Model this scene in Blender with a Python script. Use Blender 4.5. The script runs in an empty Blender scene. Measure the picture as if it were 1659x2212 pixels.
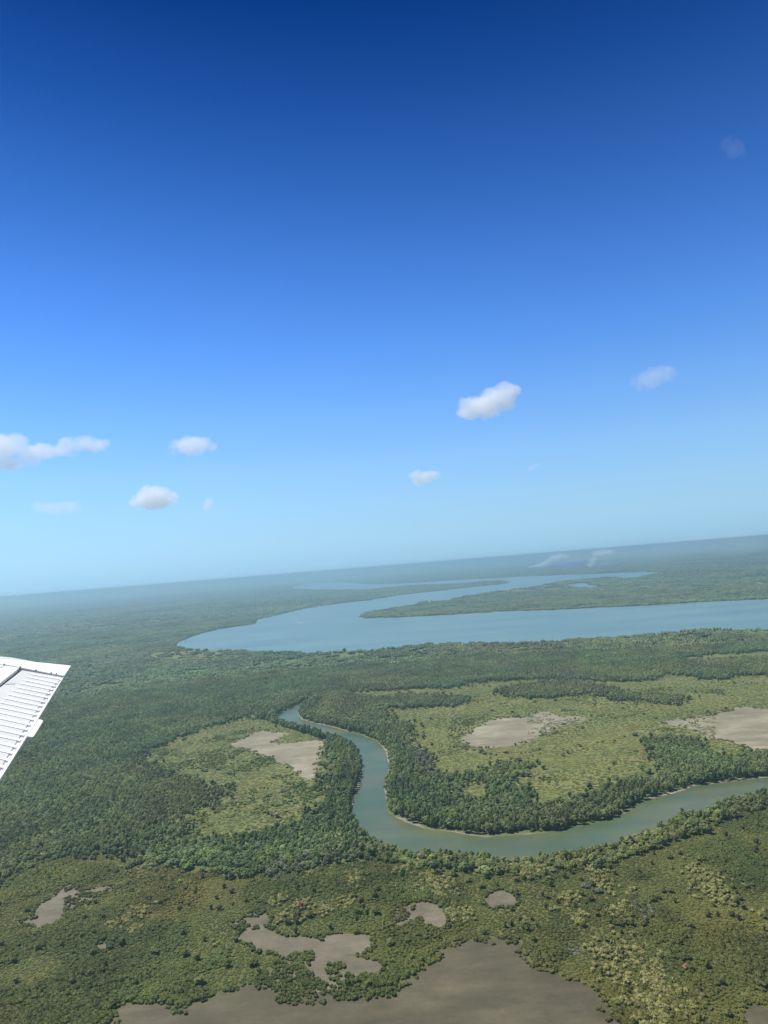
import bpy, bmesh, random
import numpy as np
from math import sin, cos, tan, pi, radians, sqrt, atan2, hypot
from mathutils import Vector, Matrix
from mathutils.geometry import tessellate_polygon

random.seed(7)
rng = np.random.default_rng(7)
S = bpy.context.scene
COL = S.collection

# ------------------------------------------------------------------ camera
F_PX, CX, CY = 1580.0, 829.5, 1106.0          # focal length and centre of the 1659 x 2212 reading of the photograph
ROLL, PITCH, ALT = radians(4.62), radians(4.20), 220.0
fwd = np.array([0, cos(PITCH), sin(PITCH)])
up0 = np.array([0, -sin(PITCH), cos(PITCH)])
rt0 = np.array([1.0, 0, 0])
RT = cos(ROLL) * rt0 - sin(ROLL) * up0
UP = sin(ROLL) * rt0 + cos(ROLL) * up0
EYE = np.array([0.0, 0.0, ALT])
cam = bpy.data.cameras.new('camera')
cam_o = bpy.data.objects.new('camera', cam)
COL.objects.link(cam_o)
M = Matrix.Identity(4)
for i in range(3):
    M[i][0], M[i][1], M[i][2], M[i][3] = RT[i], UP[i], -fwd[i], EYE[i]
cam_o.matrix_world = M
cam.sensor_fit = 'VERTICAL'
cam.sensor_height = 36.0
cam.lens = 36.0 * F_PX / 2212.0
cam.clip_start = 0.3
cam.clip_end = 200000
S.camera = cam_o

# ------------------------------------------------------------------ light
SUN_EL, SUN_AZ = radians(60), radians(-62)     # azimuth clockwise from +Y: ahead and to the left
world = bpy.data.worlds.new('World')
S.world = world
world.use_nodes = True
nt = world.node_tree
N, L = nt.nodes, nt.links
sky = N.new('ShaderNodeTexSky')
sky.sky_type = 'NISHITA'
sky.sun_disc = False
sky.sun_elevation = SUN_EL
sky.sun_rotation = SUN_AZ
sky.dust_density = 0.1
sky.ozone_density = 4
tc = N.new('ShaderNodeTexCoord')
sx = N.new('ShaderNodeSeparateXYZ')
L.new(tc.outputs['Generated'], sx.inputs[0])
EXPO = .35
ramp = N.new('ShaderNodeValToRGB')
L.new(sx.outputs[2], ramp.inputs[0])
# deep saturated tropical sky: darkens smoothly from horizon to zenith all the way round
SKY = [(0, (.33, .61, .86), (.72, .71, .54)), (1, (.35, .645, .90), (.661, .722, .606)), (3, (.37, .67, .95), (.508, .666, .696)), (5, (.35, .655, .99), (.40, .584, .719)),
       (8, (.29, .60, 1.04), (.303, .482, .694)), (12, (.20, .48, 1.03), (.233, .39, .631)), (17, (.115, .345, .94), (.185, .319, .559)),
       (22, (.070, .24, .75), (.157, .275, .504)), (28, (.033, .145, .52), (.136, .24, .456)), (34, (.012, .080, .35), (.122, .217, .422)),
       (40, (.002, .040, .22), (.114, .203, .399)), (60, (.001, .024, .16), (.096, .169, .34)), (90, (.001, .022, .15), (.094, .165, .33))]
els = ramp.color_ramp.elements
els[0].position, els[1].position = 0, 1
for i, (e, t, n) in enumerate(SKY):
    c = [t[k] / n[k] / 2.5 / 2 ** EXPO for k in range(3)] + [1]
    if i == 0: el = els[0]
    elif i == len(SKY) - 1: el = els[len(els) - 1]
    else: el = els.new(sin(radians(e)))
    el.color = c
mul = N.new('ShaderNodeVectorMath'); mul.operation = 'MULTIPLY'
L.new(sky.outputs[0], mul.inputs[0]); L.new(ramp.outputs[0], mul.inputs[1])
sc_ = N.new('ShaderNodeVectorMath'); sc_.operation = 'SCALE'; sc_.inputs['Scale'].default_value = 2.5
L.new(mul.outputs[0], sc_.inputs[0])
bg = N['Background']
L.new(sc_.outputs[0], bg.inputs[0])
bg.inputs[1].default_value = 0.1

sd = bpy.data.lights.new('sun', 'SUN')
sd.energy = 5.0
sd.angle = radians(0.53)
sd.color = (1.0, 0.94, 0.82)
sun = bpy.data.objects.new('sun', sd)
COL.objects.link(sun)
sv = Vector((sin(SUN_AZ) * cos(SUN_EL), cos(SUN_AZ) * cos(SUN_EL), sin(SUN_EL)))
sun.rotation_euler = sv.to_track_quat('Z', 'Y').to_euler()
sun.location = (0, 0, 500)

S.view_settings.view_transform = 'Standard'
S.view_settings.look = 'None'
S.view_settings.exposure = EXPO
S.view_settings.gamma = 1
cy = S.cycles
cy.max_bounces = 10
cy.diffuse_bounces = 2
cy.glossy_bounces = 2
cy.transmission_bounces = 2
cy.volume_bounces = 8
cy.use_denoising = True
cy.volume_max_steps = 256

# ------------------------------------------------------------------ helpers
def ray(x, y):
    d = fwd + RT * ((x - CX) / F_PX) + UP * ((CY - y) / F_PX)
    return d / np.linalg.norm(d)

def gpt(x, y):
    """where the sight line through a photograph pixel meets the ground"""
    d = ray(x, y)
    t = ALT / max(-d[2], 0.0035)
    return (d[0] * t, d[1] * t)

def to_px(x, y, z=0.0):
    v0, v1, v2 = x - EYE[0], y - EYE[1], z - EYE[2]
    w = v0 * fwd[0] + v1 * fwd[1] + v2 * fwd[2]
    a = v0 * RT[0] + v1 * RT[1] + v2 * RT[2]
    b = v0 * UP[0] + v1 * UP[1] + v2 * UP[2]
    return CX + F_PX * a / w, CY - F_PX * b / w

def zc(pts, ox, oy, k):
    return [(ox + x * k, oy + y * k) for x, y in pts]

def hash2(ix, iy, seed):
    h = (ix.astype(np.int64) * 374761393 + iy.astype(np.int64) * 668265263 + seed * 1442695041) & 0x7fffffff
    h = ((h ^ (h >> 13)) * 1274126177) & 0x7fffffff
    return ((h ^ (h >> 16)) & 0xffff) / 65535.0

def noise(x, y, scale, seed=0, octaves=3):
    x = np.asarray(x, float) / scale; y = np.asarray(y, float) / scale
    out = 0; amp = 1; tot = 0
    for o in range(octaves):
        ix, iy = np.floor(x), np.floor(y)
        fx, fy = x - ix, y - iy
        fx = fx * fx * (3 - 2 * fx); fy = fy * fy * (3 - 2 * fy)
        a = hash2(ix, iy, seed + o); b = hash2(ix + 1, iy, seed + o)
        c = hash2(ix, iy + 1, seed + o); d = hash2(ix + 1, iy + 1, seed + o)
        out = out + amp * ((a * (1 - fx) + b * fx) * (1 - fy) + (c * (1 - fx) + d * fx) * fy)
        tot += amp; amp *= .5; x = x * 2.03 + 17; y = y * 2.03 + 31
    return out / tot

def world_poly(px, sub=7, amp=None, seed=0, extra=0.0):
    """ground outline: pixel outline read off the photograph, projected, subdivided and roughened"""
    P = []
    n = len(px)
    for i in range(n):
        p0, p1, p2, p3 = px[(i - 1) % n], px[i], px[(i + 1) % n], px[(i + 2) % n]
        m = max(1, min(sub, int(hypot(p2[0] - p1[0], p2[1] - p1[1]) / 3)))
        for k in range(m):
            t = k / m
            q = []
            for c in (0, 1):
                lin = p1[c] * (1 - t) + p2[c] * t
                cat = .5 * (2 * p1[c] + (p2[c] - p0[c]) * t + (2 * p0[c] - 5 * p1[c] + 4 * p2[c] - p3[c]) * t * t + (3 * p1[c] - p0[c] - 3 * p2[c] + p3[c]) * t ** 3)
                q.append(lin * .5 + cat * .5)
            P.append(gpt(*q))
    P = np.array(P)
    T = np.roll(P, -1, 0) - np.roll(P, 1, 0)
    Nn = np.stack([T[:, 1], -T[:, 0]], 1)
    Nn /= np.linalg.norm(Nn, axis=1)[:, None] + 1e-9
    a = np.sum(P[:, 0] * np.roll(P[:, 1], -1) - P[:, 1] * np.roll(P[:, 0], -1))
    if a < 0: Nn = -Nn
    d = np.hypot(P[:, 0], P[:, 1])
    am = np.clip(d * .004, 1.2, 14) if amp is None else amp
    nz = noise(P[:, 0], P[:, 1], 22, seed + 3) + .6 * noise(P[:, 0], P[:, 1], 6, seed + 9, 1) - .8
    ex = extra * np.clip((noise(P[:, 0], P[:, 1], 38, seed + 20, 2) - .40) * 6, 0, 1.6)
    P = P + Nn * (nz * 2 * am)[:, None] + Nn * ex[:, None]
    return P

def inside(poly, x, y):
    res = np.zeros(x.shape, bool)
    x0, y0 = poly.min(0); x1, y1 = poly.max(0)
    idx = np.where((x > x0) & (x < x1) & (y > y0) & (y < y1))[0]
    if len(idx) == 0: return res
    xs, ys = x[idx], y[idx]
    c = np.zeros(len(idx), bool)
    n = len(poly)
    for i in range(n):
        ax, ay = poly[i]; bx, by = poly[(i + 1) % n]
        if ay == by: continue
        m = (ay > ys) != (by > ys)
        if not m.any(): continue
        c ^= m & (xs < (bx - ax) * (ys - ay) / (by - ay) + ax)
    res[idx] = c
    return res

def inside_any(polys, x, y):
    r = np.zeros(x.shape, bool)
    for p in polys: r |= inside(p, x, y)
    return r

def near_any(polys, x, y, R, dirs=8):
    r = inside_any(polys, x, y)
    for k in range(dirs):
        a = 2 * pi * k / dirs
        r |= inside_any(polys, x + R * cos(a), y + R * sin(a))
    return r

def tag(o, label=None, cat=None, group=None, kind=None):
    if label: o['label'] = label
    if cat: o['category'] = cat
    if group: o['group'] = group
    if kind: o['kind'] = kind
    return o

def mesh_obj(name, verts, faces, mat, parent=None, smooth=False):
    me = bpy.data.meshes.new(name)
    me.from_pydata([tuple(v) for v in verts], [], faces)
    me.update()
    if smooth: me.polygons.foreach_set('use_smooth', [True] * len(me.polygons))
    if mat: me.materials.append(mat)
    o = bpy.data.objects.new(name, me)
    COL.objects.link(o)
    if parent: o.parent = parent
    return o

def sheet(name, poly, z, mat, kind='structure', label=None):
    v3 = [Vector((p[0], p[1], 0)) for p in poly]
    tris = tessellate_polygon([v3])
    fs = []
    for t in tris:
        a, b, c = (poly[i] for i in t)
        cr = (b[0] - a[0]) * (c[1] - a[1]) - (b[1] - a[1]) * (c[0] - a[0])
        fs.append(t if cr > 0 else (t[0], t[2], t[1]))
    o = mesh_obj(name, [(p[0], p[1], z) for p in poly], fs, mat)
    return tag(o, label, None, None, kind)

# ------------------------------------------------------------------ materials
def new_mat(name):
    m = bpy.data.materials.new(name)
    m.use_nodes = True
    return m, m.node_tree, m.node_tree.nodes['Principled BSDF']

def node(nt, t, **kw):
    n = nt.nodes.new(t)
    for k, v in kw.items():
        if k in n.inputs: n.inputs[k].default_value = v
        else: setattr(n, k, v)
    return n

def noise_node(nt, coord, scale, detail=4, rough=.55):
    n = nt.nodes.new('ShaderNodeTexNoise')
    n.inputs['Scale'].default_value = scale
    n.inputs['Detail'].default_value = detail
    n.inputs['Roughness'].default_value = rough
    nt.links.new(coord, n.inputs['Vector'])
    return n.outputs['Fac']

def ramp_node(nt, fac, stops):
    r = nt.nodes.new('ShaderNodeValToRGB')
    e = r.color_ramp.elements
    e[0].position, e[0].color = stops[0][0], (*stops[0][1], 1)
    e[1].position, e[1].color = stops[-1][0], (*stops[-1][1], 1)
    for p, c in stops[1:-1]:
        k = e.new(p); k.color = (*c, 1)
    nt.links.new(fac, r.inputs[0])
    return r.outputs[0]

def mix(nt, fac, a, b, mode='MIX'):
    m = nt.nodes.new('ShaderNodeMix'); m.data_type = 'RGBA'; m.blend_type = mode
    for sock, v in ((m.inputs[0], fac), (m.inputs[6], a), (m.inputs[7], b)):
        if hasattr(v, 'links') or hasattr(v, 'is_linked'): nt.links.new(v, sock)
        elif isinstance(v, (int, float)): sock.default_value = v
        else: sock.default_value = (*v, 1)
    return m.outputs[2]

def math_node(nt, op, a, b=None):
    m = nt.nodes.new('ShaderNodeMath'); m.operation = op
    for s, v in ((m.inputs[0], a), (m.inputs[1], b)):
        if v is None: continue
        if hasattr(v, 'is_linked'): nt.links.new(v, s)
        else: s.default_value = v
    return m.outputs[0]

def foliage_material(name, attr_type):
    m, nt, b = new_mat(name)
    if attr_type == 'INSTANCER':
        a = nt.nodes.new('ShaderNodeAttribute'); a.attribute_type = 'INSTANCER'; a.attribute_name = 'tint'
        col = a.outputs['Color']
    else:
        col = nt.nodes.new('ShaderNodeObjectInfo').outputs['Color']
    g = nt.nodes.new('ShaderNodeNewGeometry')
    v = noise_node(nt, g.outputs['Position'], .55, 2)
    k = ramp_node(nt, v, [(.3, (.82, .85, .84)), (.5, (1, 1, 1)), (.72, (1.22, 1.2, 1.1))])
    c = mix(nt, 1.0, col, k, 'MULTIPLY')
    nt.links.new(c, b.inputs['Base Color'])
    b.inputs['Roughness'].default_value = .7
    b.inputs['Specular IOR Level'].default_value = .25
    tr = nt.nodes.new('ShaderNodeBsdfTranslucent'); nt.links.new(mix(nt, 1.0, c, (1.25, 1.3, .8), 'MULTIPLY'), tr.inputs[0])
    ms = nt.nodes.new('ShaderNodeMixShader'); ms.inputs[0].default_value = .32
    nt.links.new(b.outputs[0], ms.inputs[1]); nt.links.new(tr.outputs[0], ms.inputs[2])
    nt.links.new(ms.outputs[0], nt.nodes['Material Output'].inputs[0])
    return m

M_FOL_I = foliage_material('leaf_mass', 'INSTANCER')
M_FOL_O = foliage_material('leaf', 'OBJECT')
M_TRUNK, _, b = new_mat('bark')
b.inputs['Base Color'].default_value = (.16, .13, .10, 1); b.inputs['Roughness'].default_value = .9

def mud_material(name, lo, mid, hi, scale=.02):
    m, nt, b = new_mat(name)
    g = nt.nodes.new('ShaderNodeNewGeometry')
    a = noise_node(nt, g.outputs['Position'], scale, 7, .62)
    c = ramp_node(nt, a, [(.3, lo), (.5, mid), (.68, hi)])
    f = noise_node(nt, g.outputs['Position'], .35, 4, .7)
    c2 = mix(nt, .75, c, ramp_node(nt, f, [(.3, (.84, .84, .84)), (.7, (1.12, 1.12, 1.12))]), 'MULTIPLY')
    mp = nt.nodes.new('ShaderNodeMapping'); mp.inputs['Scale'].default_value = (.35, 1.3, 1); mp.inputs['Rotation'].default_value = (0, 0, .5)
    nt.links.new(g.outputs['Position'], mp.inputs[0])
    st_ = noise_node(nt, mp.outputs[0], .06, 6, .7)
    c2 = mix(nt, .8, c2, ramp_node(nt, st_, [(.33, (.72, .76, .72)), (.5, (1, 1, 1)), (.66, (1.3, 1.28, 1.24))]), 'MULTIPLY')
    al = noise_node(nt, g.outputs['Position'], .028, 5, .65)
    c2 = mix(nt, ramp_node(nt, al, [(.56, (0, 0, 0)), (.72, (.6, .6, .6))]), c2, (lo[0] * .8, lo[1] * .95, lo[2] * .7))
    nt.links.new(c2, b.inputs['Base Color'])
    b.inputs['Roughness'].default_value = .75
    b.inputs['Specular IOR Level'].default_value = .3
    bp = nt.nodes.new('ShaderNodeBump'); bp.inputs['Strength'].default_value = .4; bp.inputs['Distance'].default_value = .3
    nt.links.new(f, bp.inputs['Height']); nt.links.new(bp.outputs[0], b.inputs['Normal'])
    return m

M_MUD_DARK = mud_material('vignetted_mud', (.060, .052, .028), (.081, .071, .040), (.122, .107, .066), .016)  # lens and window falloff put into the colour of the nearest flats
M_MUD_MID = mud_material('mid_tone_mud', (.10, .088, .058), (.135, .118, .078), (.17, .15, .105), .03)  # middle mud tone for the smaller flats
M_MUD_PALE = mud_material('pale_mud', (.165, .145, .092), (.222, .198, .132), (.32, .295, .215), .012)
M_BANK = mud_material('bank_mud', (.15, .13, .10), (.21, .185, .145), (.28, .25, .20), .07)
M_SHADE_BURNT = mud_material('shade_and_burnt_soil', (.012, .012, .016), (.03, .03, .035), (.05, .05, .05), .004)  # near-black, paints the far cloud shadows and the burnt strip

def water_material(name, base, shallow, wave):
    m, nt, b = new_mat(name)
    g = nt.nodes.new('ShaderNodeNewGeometry')
    a = noise_node(nt, g.outputs['Position'], .012 / wave, 4)
    nt.links.new(ramp_node(nt, a, [(.38, base), (.62, shallow)]), b.inputs['Base Color'])
    mp = nt.nodes.new('ShaderNodeMapping'); mp.inputs['Scale'].default_value = (.25, 1.6, 1); mp.inputs['Rotation'].default_value = (0, 0, .12)
    nt.links.new(g.outputs['Position'], mp.inputs[0])
    ln = noise_node(nt, mp.outputs[0], .010 / wave * 2, 5, .6)
    cl_ = nt.nodes.new('ShaderNodeMix'); cl_.data_type = 'RGBA'; cl_.blend_type = 'MULTIPLY'; cl_.inputs[0].default_value = 1
    nt.links.new(b.inputs['Base Color'].links[0].from_socket, cl_.inputs[6])
    nt.links.new(ramp_node(nt, ln, [(.35, (.86, .88, .9)), (.65, (1.14, 1.12, 1.1))]), cl_.inputs[7])
    nt.links.new(cl_.outputs[2], b.inputs['Base Color'])
    b.inputs['Roughness'].default_value = .3
    b.inputs['Specular IOR Level'].default_value = .35
    b.inputs['IOR'].default_value = 1.33
    w = noise_node(nt, g.outputs['Position'], .5 / wave, 5, .6)
    bp = nt.nodes.new('ShaderNodeBump'); bp.inputs['Strength'].default_value = .5; bp.inputs['Distance'].default_value = .12 * wave
    nt.links.new(w, bp.inputs['Height']); nt.links.new(bp.outputs[0], b.inputs['Normal'])
    return m

M_CREEK = water_material('creek_water', (.070, .108, .056), (.110, .125, .062), 1)
M_ESTUARY = water_material('estuary_water', (.115, .205, .205), (.140, .225, .215), 4)

M_RIPPLE = water_material('ruffled_water', (.19, .29, .29), (.24, .32, .32), 4)

# ------------------------------------------------------------------ outlines read off the photograph
creek_px = [(669, 1511), (648, 1522), (621, 1533), (604, 1543), (597, 1552), (609, 1562), (642, 1572), (672, 1581), (702, 1590), (740, 1598), (762, 1612),
            (778, 1632), (784, 1652), (783, 1672), (779, 1695), (768, 1716), (762, 1738), (760, 1756), (766, 1774), (782, 1800), (832, 1826), (887, 1842),
            (970, 1845), (1030, 1853), (1070, 1856), (1110, 1860), (1140, 1858), (1175, 1850), (1210, 1846), (1265, 1845), (1290, 1834), (1320, 1830),
            (1355, 1812), (1405, 1795), (1455, 1772), (1475, 1762), (1520, 1758), (1535, 1745), (1580, 1730), (1620, 1723), (1659, 1712), (1900, 1690),
            (1900, 1655), (1800, 1664), (1659, 1680), (1600, 1686), (1545, 1693), (1505, 1698), (1470, 1710), (1430, 1721), (1395, 1730), (1375, 1743),
            (1350, 1758), (1305, 1773), (1265, 1783), (1215, 1793), (1170, 1800), (1100, 1805), (1050, 1808), (1015, 1805), (975, 1798), (930, 1794),
            (885, 1781), (856, 1767), (840, 1757), (835, 1743), (834, 1723), (831, 1702), (831, 1688), (838, 1672), (841, 1656), (838, 1637), (833, 1623),
            (822, 1609), (808, 1599), (785, 1590), (763, 1583), (741, 1577), (715, 1570), (686, 1564), (667, 1558), (650, 1554), (645, 1543), (649, 1531),
            (659, 1520)]
est_px = [(382, 1392), (400, 1402), (435, 1402), (480, 1406), (540, 1406), (600, 1410), (665, 1410), (745, 1407), (830, 1404), (904, 1395), (1004, 1391),
          (1054, 1389), (1129, 1390), (1200, 1387), (1240, 1381), (1354, 1375), (1500, 1365), (1659, 1361), (1900, 1345), (2300, 1318), (2300, 1240), (1900, 1275),
          (1659, 1294), (1529, 1300), (1429, 1307), (1329, 1311), (1254, 1315), (1179, 1318), (1069, 1322), (979, 1328), (904, 1332), (829, 1335),
          (784, 1336), (776, 1331), (790, 1324), (840, 1315), (884, 1309), (914, 1301), (955, 1299), (986, 1292), (1040, 1283), (1091, 1275),
          (1128, 1271), (1154, 1267), (1209, 1257), (1270, 1251), (1334, 1246), (1344, 1251), (1379, 1247), (1409, 1241), (1435, 1239), (1394, 1235.5),
          (1329, 1238), (1254, 1240.5), (1179, 1243.5), (1109, 1246), (1091, 1248), (1006, 1252), (938, 1256), (870, 1260.5), (795, 1262), (754, 1259), (734, 1257.5),
          (683, 1259.5), (650, 1264), (634, 1268), (634, 1272.5), (782, 1274), (822, 1271), (887, 1265), (972, 1261.5), (1040, 1256.5), (1091, 1254), (1103, 1257),
          (1094, 1260.5), (1040, 1266), (972, 1274), (870, 1285), (846, 1289), (802, 1296), (734, 1304), (666, 1314), (615, 1325), (557, 1339),
          (550, 1348), (500, 1355), (450, 1365), (415, 1376)]
pond_px = [[(1224, 1264), (1259, 1259), (1269, 1264), (1292, 1267), (1289, 1270.5), (1254, 1268)],
           [(1630, 1260), (1639, 1257.5), (1655, 1260.5), (1643, 1263)],
           [(1450, 1264.5), (1500, 1265.5), (1545, 1267.5), (1540, 1269), (1498, 1267.5), (1450, 1266)]]
A_px = zc([(735, 355), (800, 320), (860, 290), (960, 262), (1020, 270), (1130, 285), (1090, 305), (1030, 320), (1000, 340), (1080, 355), (1200, 345),
           (1290, 330), (1355, 340), (1350, 400), (1335, 450), (1345, 470), (1320, 520), (1310, 560), (1275, 590), (1250, 595), (1180, 545), (1110, 520),
           (1030, 470), (1000, 440), (900, 415), (800, 395), (760, 375)], 265.4, 1493.1, .32)
B_px = zc([(330, 475), (380, 440), (430, 400), (500, 382), (600, 378), (640, 360), (700, 355), (760, 372), (870, 375), (870, 395), (800, 405),
           (740, 425), (700, 455), (640, 480), (560, 500), (440, 515), (380, 500), (335, 488)], 829.5, 1360.4, .5)
C_px = zc([(1180, 400), (1260, 385), (1370, 375), (1450, 355), (1540, 335), (1600, 335), (1659, 340), (1950, 345), (1950, 530), (1659, 525),
           (1600, 525), (1550, 520), (1530, 495), (1470, 480), (1400, 470), (1370, 445), (1290, 425)], 829.5, 1360.4, .5)
D_px = zc([(95, 463), (165, 450), (165, 400), (240, 360), (270, 310), (320, 300), (330, 330), (390, 330), (470, 312), (510, 318), (430, 350),
           (370, 390), (310, 410), (260, 455), (180, 490), (150, 485)], 0, 1758.5, .5)
E_px = zc([(422, 575), (450, 556), (468, 575), (450, 597)], 0, 1758.5, .5)
F_mud_px = zc([(230, 395), (290, 345), (225, 320), (245, 285), (300, 270), (340, 225), (390, 222), (435, 275), (425, 330), (480, 370), (560, 388), (700, 390), (760, 398), (790, 408), (810, 385), (870, 370), (950, 375),
               (1030, 375), (1090, 395), (1080, 450), (1050, 490), (930, 505), (1060, 535), (1150, 560), (1155, 600), (1060, 640), (960, 660), (900, 690),
               (860, 730), (850, 800), (600, 830), (400, 770), (350, 680), (430, 620), (500, 560), (530, 530), (480, 500), (430, 490), (350, 470), (330, 440), (260, 420)],
              431.3, 1891.3, .34)
G_px = [(245, 2211), (260, 2173), (350, 2173), (400, 2176), (450, 2158), (480, 2143), (525, 2128), (565, 2128), (590, 2140), (640, 2150), (745, 2140),
        (800, 2148), (856, 2134), (862, 2122), (904, 2105), (941, 2068), (974, 2040), (1000, 2033), (1084, 2028), (1119, 2031), (1134, 2053),
        (1149, 2078), (1189, 2088), (1219, 2116), (1254, 2123), (1279, 2133), (1299, 2163), (1319, 2188), (1339, 2212), (1380, 2330), (800, 2420), (100, 2330)]
H_px = zc([(30, 430), (100, 400), (200, 380), (260, 410), (280, 480), (240, 488), (190, 470), (150, 440), (60, 490), (20, 470)], 829.5, 1758.5, .5)
I_px = zc([(440, 370), (470, 340), (520, 330), (550, 350), (570, 385), (540, 400), (470, 398)], 829.5, 1758.5, .5)
J_px = zc([(1570, 850), (1600, 830), (1640, 845), (1659, 870), (1780, 906), (1780, 1000), (1560, 960)], 829.5, 1758.5, .5)
isl_px = [zc([(530, 535), (640, 480), (740, 500), (740, 520), (700, 560), (690, 610), (640, 650), (620, 690), (540, 690), (500, 640), (470, 600)], 431.3, 1891.3, .34),
          zc([(800, 590), (850, 560), (920, 575), (905, 605), (840, 630), (800, 610)], 431.3, 1891.3, .34),
          zc([(640, 650), (720, 640), (770, 680), (740, 740), (680, 775), (600, 775), (480, 745), (410, 690), (440, 660), (520, 690), (620, 700)], 431.3, 1891.3, .34),
          zc([(760, 400), (790, 400), (785, 412), (765, 410)], 431.3, 1891.3, .34),
          zc([(880, 790), (860, 740), (960, 660), (1060, 640), (1150, 640), (1250, 640), (1255, 710), (1180, 700), (1110, 750), (1010, 790)], 431.3, 1891.3, .34)]
marsh_px = [zc([(170, 400), (350, 320), (550, 250), (800, 170), (1050, 185), (1130, 240), (1340, 270), (1400, 340), (1370, 430), (1360, 540), (1400, 700), (1380, 830),
                (1100, 900), (900, 960), (700, 1020), (560, 960), (480, 940), (400, 960), (430, 880), (520, 790), (610, 720), (700, 650), (560, 590),
                (330, 530), (180, 500)], 265.4, 1493.1, .32),
            zc([(0, 268), (150, 255), (300, 255), (400, 225), (600, 215), (800, 215), (1100, 225), (1250, 190), (1400, 205), (1659, 200), (1950, 210), (1950, 520), (1659, 530),
                (1560, 540), (1440, 545), (1380, 520), (1300, 480), (1200, 465), (1090, 475), (1180, 520), (1210, 560), (1160, 610), (1000, 640), (950, 670),
                (800, 740), (720, 735), (560, 690), (540, 640), (620, 600), (640, 560), (560, 560), (420, 610), (250, 610), (170, 590), (120, 440), (60, 400), (0, 380)],
               829.5, 1360.4, .5),
            zc([(290, 700), (340, 660), (400, 650), (480, 670), (430, 715), (330, 740)], 829.5, 1360.4, .5),
            zc([(1250, 132), (1400, 108), (1659, 95), (1950, 90), (1950, 110), (1659, 112), (1450, 122), (1350, 136)], 829.5, 1360.4, .5),
            [(305, 1417), (350, 1409), (425, 1404), (485, 1409), (470, 1420), (400, 1428), (340, 1424)],
            [(665, 1408), (740, 1404), (830, 1401), (800, 1415), (725, 1424), (690, 1418)],
            [(770, 1492), (900, 1490), (990, 1498), (1000, 1506), (860, 1505), (780, 1503)]]
dark_px = [zc([(480, 262), (560, 250), (700, 235), (830, 225), (1000, 270), (1130, 280), (1290, 300), (1240, 325), (1020, 300), (880, 272), (760, 290), (600, 295), (540, 288)], 829.5, 1360.4, .5),
           zc([(0, 292), (120, 285), (340, 298), (340, 322), (200, 338), (0, 328)], 829.5, 1360.4, .5),
           zc([(1390, 190), (1500, 180), (1510, 205), (1400, 215)], 829.5, 1360.4, .5)]
scrub_px = [(-400, 1960), (0, 1905), (60, 1868), (150, 1850), (250, 1832), (330, 1872), (450, 1885), (600, 1890), (760, 1862), (840, 1845), (900, 1868), (1100, 1875), (1270, 1862),
            (1400, 1812), (1520, 1775), (1659, 1738), (1900, 1712), (2100, 2500), (-500, 2500)]

creek = world_poly(creek_px, 6, seed=1, amp=1.3)
estuary = world_poly(est_px, 8, seed=2)
ponds = [world_poly(p, 4, seed=3 + i) for i, p in enumerate(pond_px)]
mud = {k: world_poly(p, 10, seed=11 + i, amp=a) for i, (k, p, a) in enumerate((('A', A_px, 4), ('B', B_px, 5), ('C', C_px, 5), ('D', D_px, 3), ('E', E_px, 1.5),
       ('F', F_mud_px, 1.6), ('G', G_px, 2.0), ('H', H_px, 2), ('I', I_px, 2), ('J', J_px, 2)))}
islands = [world_poly(p, 4, seed=30 + i, amp=1) for i, p in enumerate(isl_px)]
marshes = [world_poly(p, 6, seed=40 + i, amp=6) for i, p in enumerate(marsh_px)]
darks = [world_poly(p, 6, seed=50 + i, amp=6) for i, p in enumerate(dark_px)]
scrub = world_poly(scrub_px, 6, seed=60, amp=3)
waters = [creek, estuary] + ponds
muds = list(mud.values())

def in_west(x, y):
    return inside(marshes[0], x, y) | inside(marshes[0], x, y + 16)

def in_clear(x, y):
    return inside_any(marshes, x, y) | inside_any(marshes, x, y + 16)

# ------------------------------------------------------------------ ground sheet
ang = np.concatenate([np.radians(np.arange(-180, -42, 6)), np.radians(np.arange(-42, 42.01, .2)), np.radians(np.arange(48, 180, 6))])
rad = np.concatenate([[1, 120, 250], np.geomspace(320, 55000, 420)])
na, nr = len(ang), len(rad)
gx = (rad[:, None] * np.sin(ang)[None, :]).ravel()
gy = (rad[:, None] * np.cos(ang)[None, :]).ravel()
gd = np.hypot(gx, gy)
jx = gx + (noise(gx, gy, 18, 5) - .5) * 34; jy = gy + (noise(gx, gy, 18, 6) - .5) * 34
w_m = np.zeros(len(gx)); w_s = np.zeros(len(gx))
for ox, oy in ((0, 0), (9, 0), (-9, 0), (0, 12), (0, -12)):
    w_m += in_clear(jx + ox, jy + oy) / 5.0
    w_s += inside(scrub, jx + ox, jy + oy) / 5.0
w_m *= np.where(in_west(gx, gy), .8, 1) * np.where(gd > 1500, .55, 1)
me = bpy.data.meshes.new('ground')
idx = np.arange(nr * na).reshape(nr, na)
a0 = idx[:-1, :]; a1 = np.roll(idx, -1, 1)[:-1, :]; b1 = np.roll(idx, -1, 1)[1:, :]; b0 = idx[1:, :]
quads = np.stack([a0, b0, b1, a1], -1).reshape(-1, 4)
quads = quads[:, ::-1]
me.vertices.add(len(gx)); me.vertices.foreach_set('co', np.stack([gx, gy, np.zeros(len(gx))], 1).ravel())
nq = len(quads)
me.loops.add(nq * 4); me.loops.foreach_set('vertex_index', quads.ravel().astype(np.int32))
me.polygons.add(nq); me.polygons.foreach_set('loop_start', (np.arange(nq) * 4).astype(np.int32))
me.update(calc_edges=True); me.validate()
if me.polygons[1000].normal.z < 0: me.flip_normals()
for nm, w in (('marsh', w_m), ('scrub', w_s)):
    at = me.attributes.new(nm, 'FLOAT', 'POINT'); at.data.foreach_set('value', w.astype(np.float32))
m, nt, b = new_mat('vegetated_ground')
g = nt.nodes.new('ShaderNodeNewGeometry'); P = g.outputs['Position']
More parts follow.
